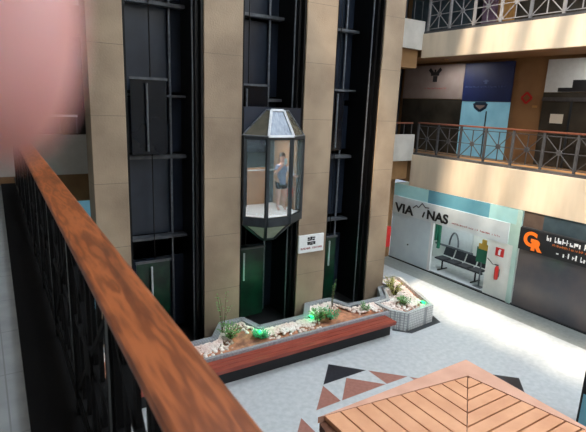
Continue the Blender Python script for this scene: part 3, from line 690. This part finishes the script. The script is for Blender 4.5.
# second shop with black sign
s2 = thing('storefront', (13,4,0), 'grey glass shop front below the black sign with orange logo', 'shop front')
MB().box((12.96,-4,.04),(13.0,7.78,1.76)).build('glass_wall', M['grayglass'], s2)
MB().box((12.97,7.2,2.40),(13.0,7.79,2.88)).build('brown_panel', mat('dark_brown_panel', (84,68,60), .5, c2=(96,80,70), scale=4), s2)
MB().box((12.97,-4,2.40),(13.0,7.2,2.88)).build('dark_transom', M['teal'], s2)
MB().box((12.93,-4,2.40),(12.96,7.79,2.43)).build('ledge', M['lattice'], s2)
MB().box((12.92,-4,0),(13.0,7.79,.04)).build('threshold', M['ink'], s2)
bs = thing('shop_sign', (12.9,5,1.8), 'long black sign with orange logo and white lettering over the grey shop', 'sign')
MB().box((12.90,2.0,1.76),(12.958,7.80,2.395)).build('board', M['ink'], bs)
text_mesh('orange_logo','G',.56,(12.888,7.66,1.93),'-x',M['orange'],bs,bold=.022,squash=1.0)
text_mesh('orange_logo','R',.40,(12.882,7.40,1.84),'-x',M['orange'],bs,bold=.03,squash=1.1)
s = MB(); glyph_line(s,12.9,7.0,4.2,2.2,.15,21); s.build('white_lettering', M['whitelet'], bs); s = MB(); glyph_line(s,12.9,6.5,5.7,1.86,.14,22); s.box((12.89,6.62,1.90),(12.9,6.68,1.93)); s.build('white_lettering', M['whitelet'], bs)
s = MB(); glyph_line(s,12.9,6.82,4.6,2.09,.07,25); s.build('orange_lettering', M['orange2'], bs)

for q, yy in enumerate((7.0, 12.2)):  # fill lights added for the dim middle gallery, each under a small disc
    o = MB().tube([(14.1,yy,7.33),(14.1,yy,7.305)], .07, 12).build('ceiling_lamp_and_fill', M['mustard']); tag(o, ('small round disc added for a fill light on the middle gallery soffit before the off-white signboard','small round disc added for a fill light on the middle gallery soffit before the grey signboard')[q],'lamp','added middle gallery fill lamps')
    la = bpy.data.lights.new('soffit_fill_light','AREA'); la.shape = 'RECTANGLE'; la.size = .4; la.size_y = 1; la.energy = 26; la.color = (1,.94,.88)
    lo = bpy.data.objects.new('soffit_fill_light', la); COL.objects.link(lo); lo.location = (14.1,yy,7.25)

# ------------------------------------------------------------------ middle floor shops (x = 15)
XS = 14.98
g1 = thing('shop_sign', (XS,13,6), 'grey signboard with dark horned emblem on the middle floor', 'sign')
MB().box((XS-.05,12.05,6.02),(XS,12.99,7.22)).box((XS-.05,11.98,6.02),(XS,12.06,7.22)).build('board', M['greysign'], g1) if False else None
MB().box((XS-.05,12.02,6.0),(XS,15.0,7.24)).build('board', M['greysign'], g1)
s = MB(); yc = 13.38; x = XS-.06
s.prism([(x,yc-.20),(x+.012,yc-.20),(x+.012,yc+.20),(x,yc+.20)],6.85,6.98); s.bar((x,yc-.10,6.93),(x,yc-.28,7.10),.012,.13); s.bar((x,yc+.10,6.93),(x,yc+.28,7.10),.012,.13); s.box((x,yc-.12,6.62),(x+.012,yc+.08,6.84)); s.box((x,yc-.04,6.97),(x+.012,yc+.04,7.08))
s.build('horned_emblem', M['ink'], g1)
s = MB(); glyph_line(s,XS-.05,13.9,12.8,6.35,.07,31); s.build('faint_lettering', M['redink'], g1)
g2 = thing('shop_sign', (XS,11,6), 'navy blue signboard with faint pale lettering on the middle floor', 'sign')
MB().box((XS-.05,10.06,5.93),(XS,12.0,7.24)).build('board', M['bluesign'], g2)
s = MB(); glyph_line(s,XS-.05,11.9,10.3,6.40,.06,33); s.box((XS-.06,11.02,6.52),(XS-.05,11.12,6.66)); s.box((XS-.06,10.96,6.60),(XS-.05,11.18,6.63)); s.build('pale_lettering', M['blueink'], g2)
w1 = MB().box((XS-.03,12.02,4.0),(XS,15,5.98)).build('shop_window', M['darkshop']); tag(w1,'dark shop window below the grey signboard, middle floor','window')
lw = thing('shop_window', (XS,11,4), 'bright cyan lit shop window under the navy blue signboard', 'window')
MB().box((XS-.03,10.06,4.0),(XS,12.0,5.92)).build('lit_glass', M['litglass'], lw)
s = MB()
for a,b2 in ((10.98,11.42),): s.prism([(XS-.045,a),(XS-.031,a),(XS-.031,b2),(XS-.045,b2)],5.80,5.91)
s.bar((XS-.04,10.94,5.86),(XS-.04,11.0,5.70),.012,.09); s.bar((XS-.04,11.46,5.86),(XS-.04,11.40,5.70),.012,.09); s.bar((XS-.04,11.0,5.72),(XS-.04,11.2,5.60),.012,.09); s.bar((XS-.04,11.4,5.72),(XS-.04,11.2,5.60),.012,.09)
s.build('crest', M['crest'], lw)
MB().box((XS-.045,11.02,5.66),(XS-.031,11.38,5.80)).build('crest_centre', M['greysign'], lw)
s = MB(); s.box((XS-.05,10.9,4.0),(XS-.03,10.94,5.6)); s.build('mullion', M['frame'], lw)
di = thing('fire_hydrant_sign', (XS,9.5,6), 'red diamond outline sign on the brown wall, middle floor', 'sign')
s = MB(); c_ = (9.51,6.07)
pts = [(9.51,6.24),(9.33,6.07),(9.51,5.90),(9.69,6.07)]
for i in range(4): s.bar((XS-.02+.01,*pts[i]),(XS-.02+.01,*pts[(i+1)%4]),.02,.06)
s.build('diamond_frame', M['redpaint'], di)
o = MB().box((XS-.01,9.12,5.77),(XS+.01,9.28,5.84)).build('exit_sign', M['mustard']); tag(o,'small yellowish plate on the brown wall below the red diamond','sign')
w3 = thing('shop_sign', (XS,8,6.2), 'off-white signboard with black stepped shape at the right edge, middle floor', 'sign')
MB().box((XS-.05,4.0,6.25),(XS,8.93,7.22)).build('board', M['offwhite'], w3)
s = MB(); s.box((XS-.06,5.2,6.26),(XS-.05,8.5,6.38)); s.box((XS-.06,5.2,6.38),(XS-.05,8.08,6.60)); s.build('stepped_shape', M['ink'], w3)
s = MB(); s.tube([(XS-.055,7.4+.16*math.cos(a),6.98+.2*math.sin(a)) for a in [math.pi*i/8-1 for i in range(13)]],.012,6); s.build('emblem', M['lattice'], w3)
w4 = thing('shop_window', (XS,7,4), 'dark shop window at the right edge with a white paper notice, middle floor', 'window')
MB().box((XS-.03,4.0,4.0),(XS,8.95,6.24)).build('dark_glass', M['darkshop'], w4)
MB().box((XS-.05,8.0,4.0),(XS-.03,8.06,6.0)).build('mullion', M['frame'], w4)
MB().box((XS-.06,4.0,5.98),(XS-.03,8.95,6.10)).build('transom', M['lattice'], w4)
o = MB().box((XS-.045,8.22,5.32),(XS-.031,8.62,5.60)).build('paper_notice', M['paper']); tag(o,'white paper notice stuck on the dark middle-floor shop window','notice')
# top floor shops (x = 15, z > 8.06)
for (y0,y1,m_,lb) in ((12.0,14.9,'teal','teal shop window at the left end of the top floor'),(11.6,11.98,'ink','narrow dark window on the top floor beside the muted purple poster')):
    o = MB().box((XS-.04,y0,8.07),(XS,y1,11.2)).build('shop_window', M[m_]); tag(o,lb,'window')
for (y0,y1,m_,lb) in ((11.0,11.58,'purple','muted purple poster behind the top floor railing'),(10.35,10.9,'mustard','mustard poster behind the top floor railing')):
    o = MB().box((XS-.04,y0,8.3),(XS,y1,9.6)).build('poster', M[m_]); tag(o,lb,'poster')
o = MB().box((XS-.04,4.0,8.07),(XS,10.3,11.2)).build('shop_window', M['darkshop']); tag(o,'long dark shop window behind the pale top floor railing','window')

# ------------------------------------------------------------------ timber kiosk roof in the foreground
ki = thing('timber_kiosk', (3.2,1.5,0), 'timber kiosk with orange plank roof in the near right corner', 'kiosk')
zk = 3.0
A = (4.18,2.92); Li = (2.22,2.90); Ri = (4.18,-1.0)
# inner corner and inner line points
I0 = (3.93,2.70); IL = (2.28,2.86); IR = (4.15,-1.0)
s = MB(); s.prism([(1.96,-1.0),(4.14,-1.0),(4.15,2.88),(2.225,2.88),(2.185,2.7),(1.96,1.8)],zk-.12,zk-.045); s.build('roof_base', M['deckgap'], ki)
s = MB(); s.prism([Li,I0,A],zk-.06,zk); s.build('border_board', M['deckborder'], ki)
s = MB(); s.prism([I0,(4.125,1.6),(4.13,-1.0),(4.15,-1.0),(4.155,1.6),A],zk-.06,zk); s.build('border_board', M['deckborder'], ki)
def planks(side):
    s = MB(); pw, gap = .163, .016
    # hip runs from I0 at 45 deg towards (-1,-.78)
    hk = .775
    if side == 'l':
        x = I0[0]-.03
        while x-pw > 2.17:
            xa_, xb_ = x-pw+gap, x
            def far(xx): return I0[1]+(2.908-I0[1])*(I0[0]-xx)/(I0[0]-2.22)-.010
            def hip(xx): return I0[1]-(I0[0]-xx)*hk
            ya, yb = max(hip(xa_),-1)+.006, max(hip(xb_),-1)+.006
            s.prism([(xa_,ya),(xb_,yb),(xb_,far(xb_)),(xa_,far(xa_))],zk-.05,zk-.004); x -= pw
    else:
        y = I0[1]-.03
        pw2 = pw*hk
        while y-pw2 > -1.0:
            ya, yb = y-pw2+gap, y
            def hipx(yy): return max(I0[0]-(I0[1]-yy)/hk, 2.32)+.006
            def farx(yy): return min(I0[0]+(4.125-I0[0])*(I0[1]-yy)/(I0[1]-1.6),4.125)-.010
            s.prism([(hipx(ya),ya),(farx(ya),ya),(farx(yb),yb),(hipx(yb),yb)],zk-.05,zk-.004); y -= pw2
    return s
planks('l').build('roof_planks', M['deck'], ki); planks('r').build('roof_planks', M['deck'], ki)
for x_, y_ in ((2.35,2.7),(4.0,2.6),(2.35,-.8),(4.0,-.8)):
    MB().box((x_-.05,y_-.05,0),(x_+.05,y_+.05,zk-.12)).build('post', M['deckgap'], ki)
MB().box((2.4,2.55,.0),(3.95,2.62,1.0)).box((2.38,2.4,1.0),(3.97,2.68,1.05)).build('counter', M['deck'], ki)
# dark totem right of kiosk
tt = thing('display_totem', (9.1,3.5,0), 'tall black display totem at the right edge behind the timber kiosk', 'totem')
s = MB(); s.box((8.60,3.05,.08),(9.1,3.62,1.62)); s.build('casing', M['black'], tt, bevel=.02)
MB().box((8.50,2.95,0),(9.2,3.7,.08)).build('base', M['ink'], tt)
MB().box((8.59,3.1,.2),(8.602,3.57,.8)).build('screen', M['cyan2'], tt)

# ------------------------------------------------------------------ hand that partly covers the lens (far out of focus)
C0 = Vector((0,0,5.6))
def H(u, v, d, r, r2=None):
    c = RM @ Vector(((u-293)/484*d, -(v-216)/484*d, -d)); p = C0+c; return (p.x,p.y,p.z,r) if r2 is None else (p.x,p.y,p.z,r,r2)
hand = thing('hand', H(-260,-300,.09,0)[:3], 'pink blurred fingertip of a hand close to the lens, upper left corner', 'hand')
HV = [H(-330,-330,.10,.024,.014), H(-520,-470,.115,.026,.018), H(-760,-640,.14,.028,.024),  # palm, wrist, forearm
      H(-150,-250,.080,.0105), H(-5,-95,.066,.0112), H(-4,50,.060,.0112), H(-28,172,.058,.0092),  # index in view
      H(-270,-150,.085,.0105), H(-220,0,.072,.0095), H(-190,110,.066,.0088), H(-180,160,.064,.0075),
      H(-390,-120,.092,.0100), H(-370,30,.080,.0090), H(-345,130,.072,.0084), H(-335,180,.070,.0072),
      H(-500,-170,.105,.0090), H(-500,-40,.094,.0080), H(-490,50,.086,.0074), H(-480,90,.083,.0064),
      H(-230,-420,.095,.0115), H(-110,-420,.085,.0105), H(-30,-380,.078,.0092)]
HE = [(0,1),(1,2),(0,3),(3,4),(4,5),(5,6),(0,7),(7,8),(8,9),(9,10),(0,11),(11,12),(12,13),(13,14),(0,15),(15,16),(16,17),(17,18),(0,19),(19,20),(20,21)]
skin_body('hand_body', HV, HE, M['fingerskin'], hand)
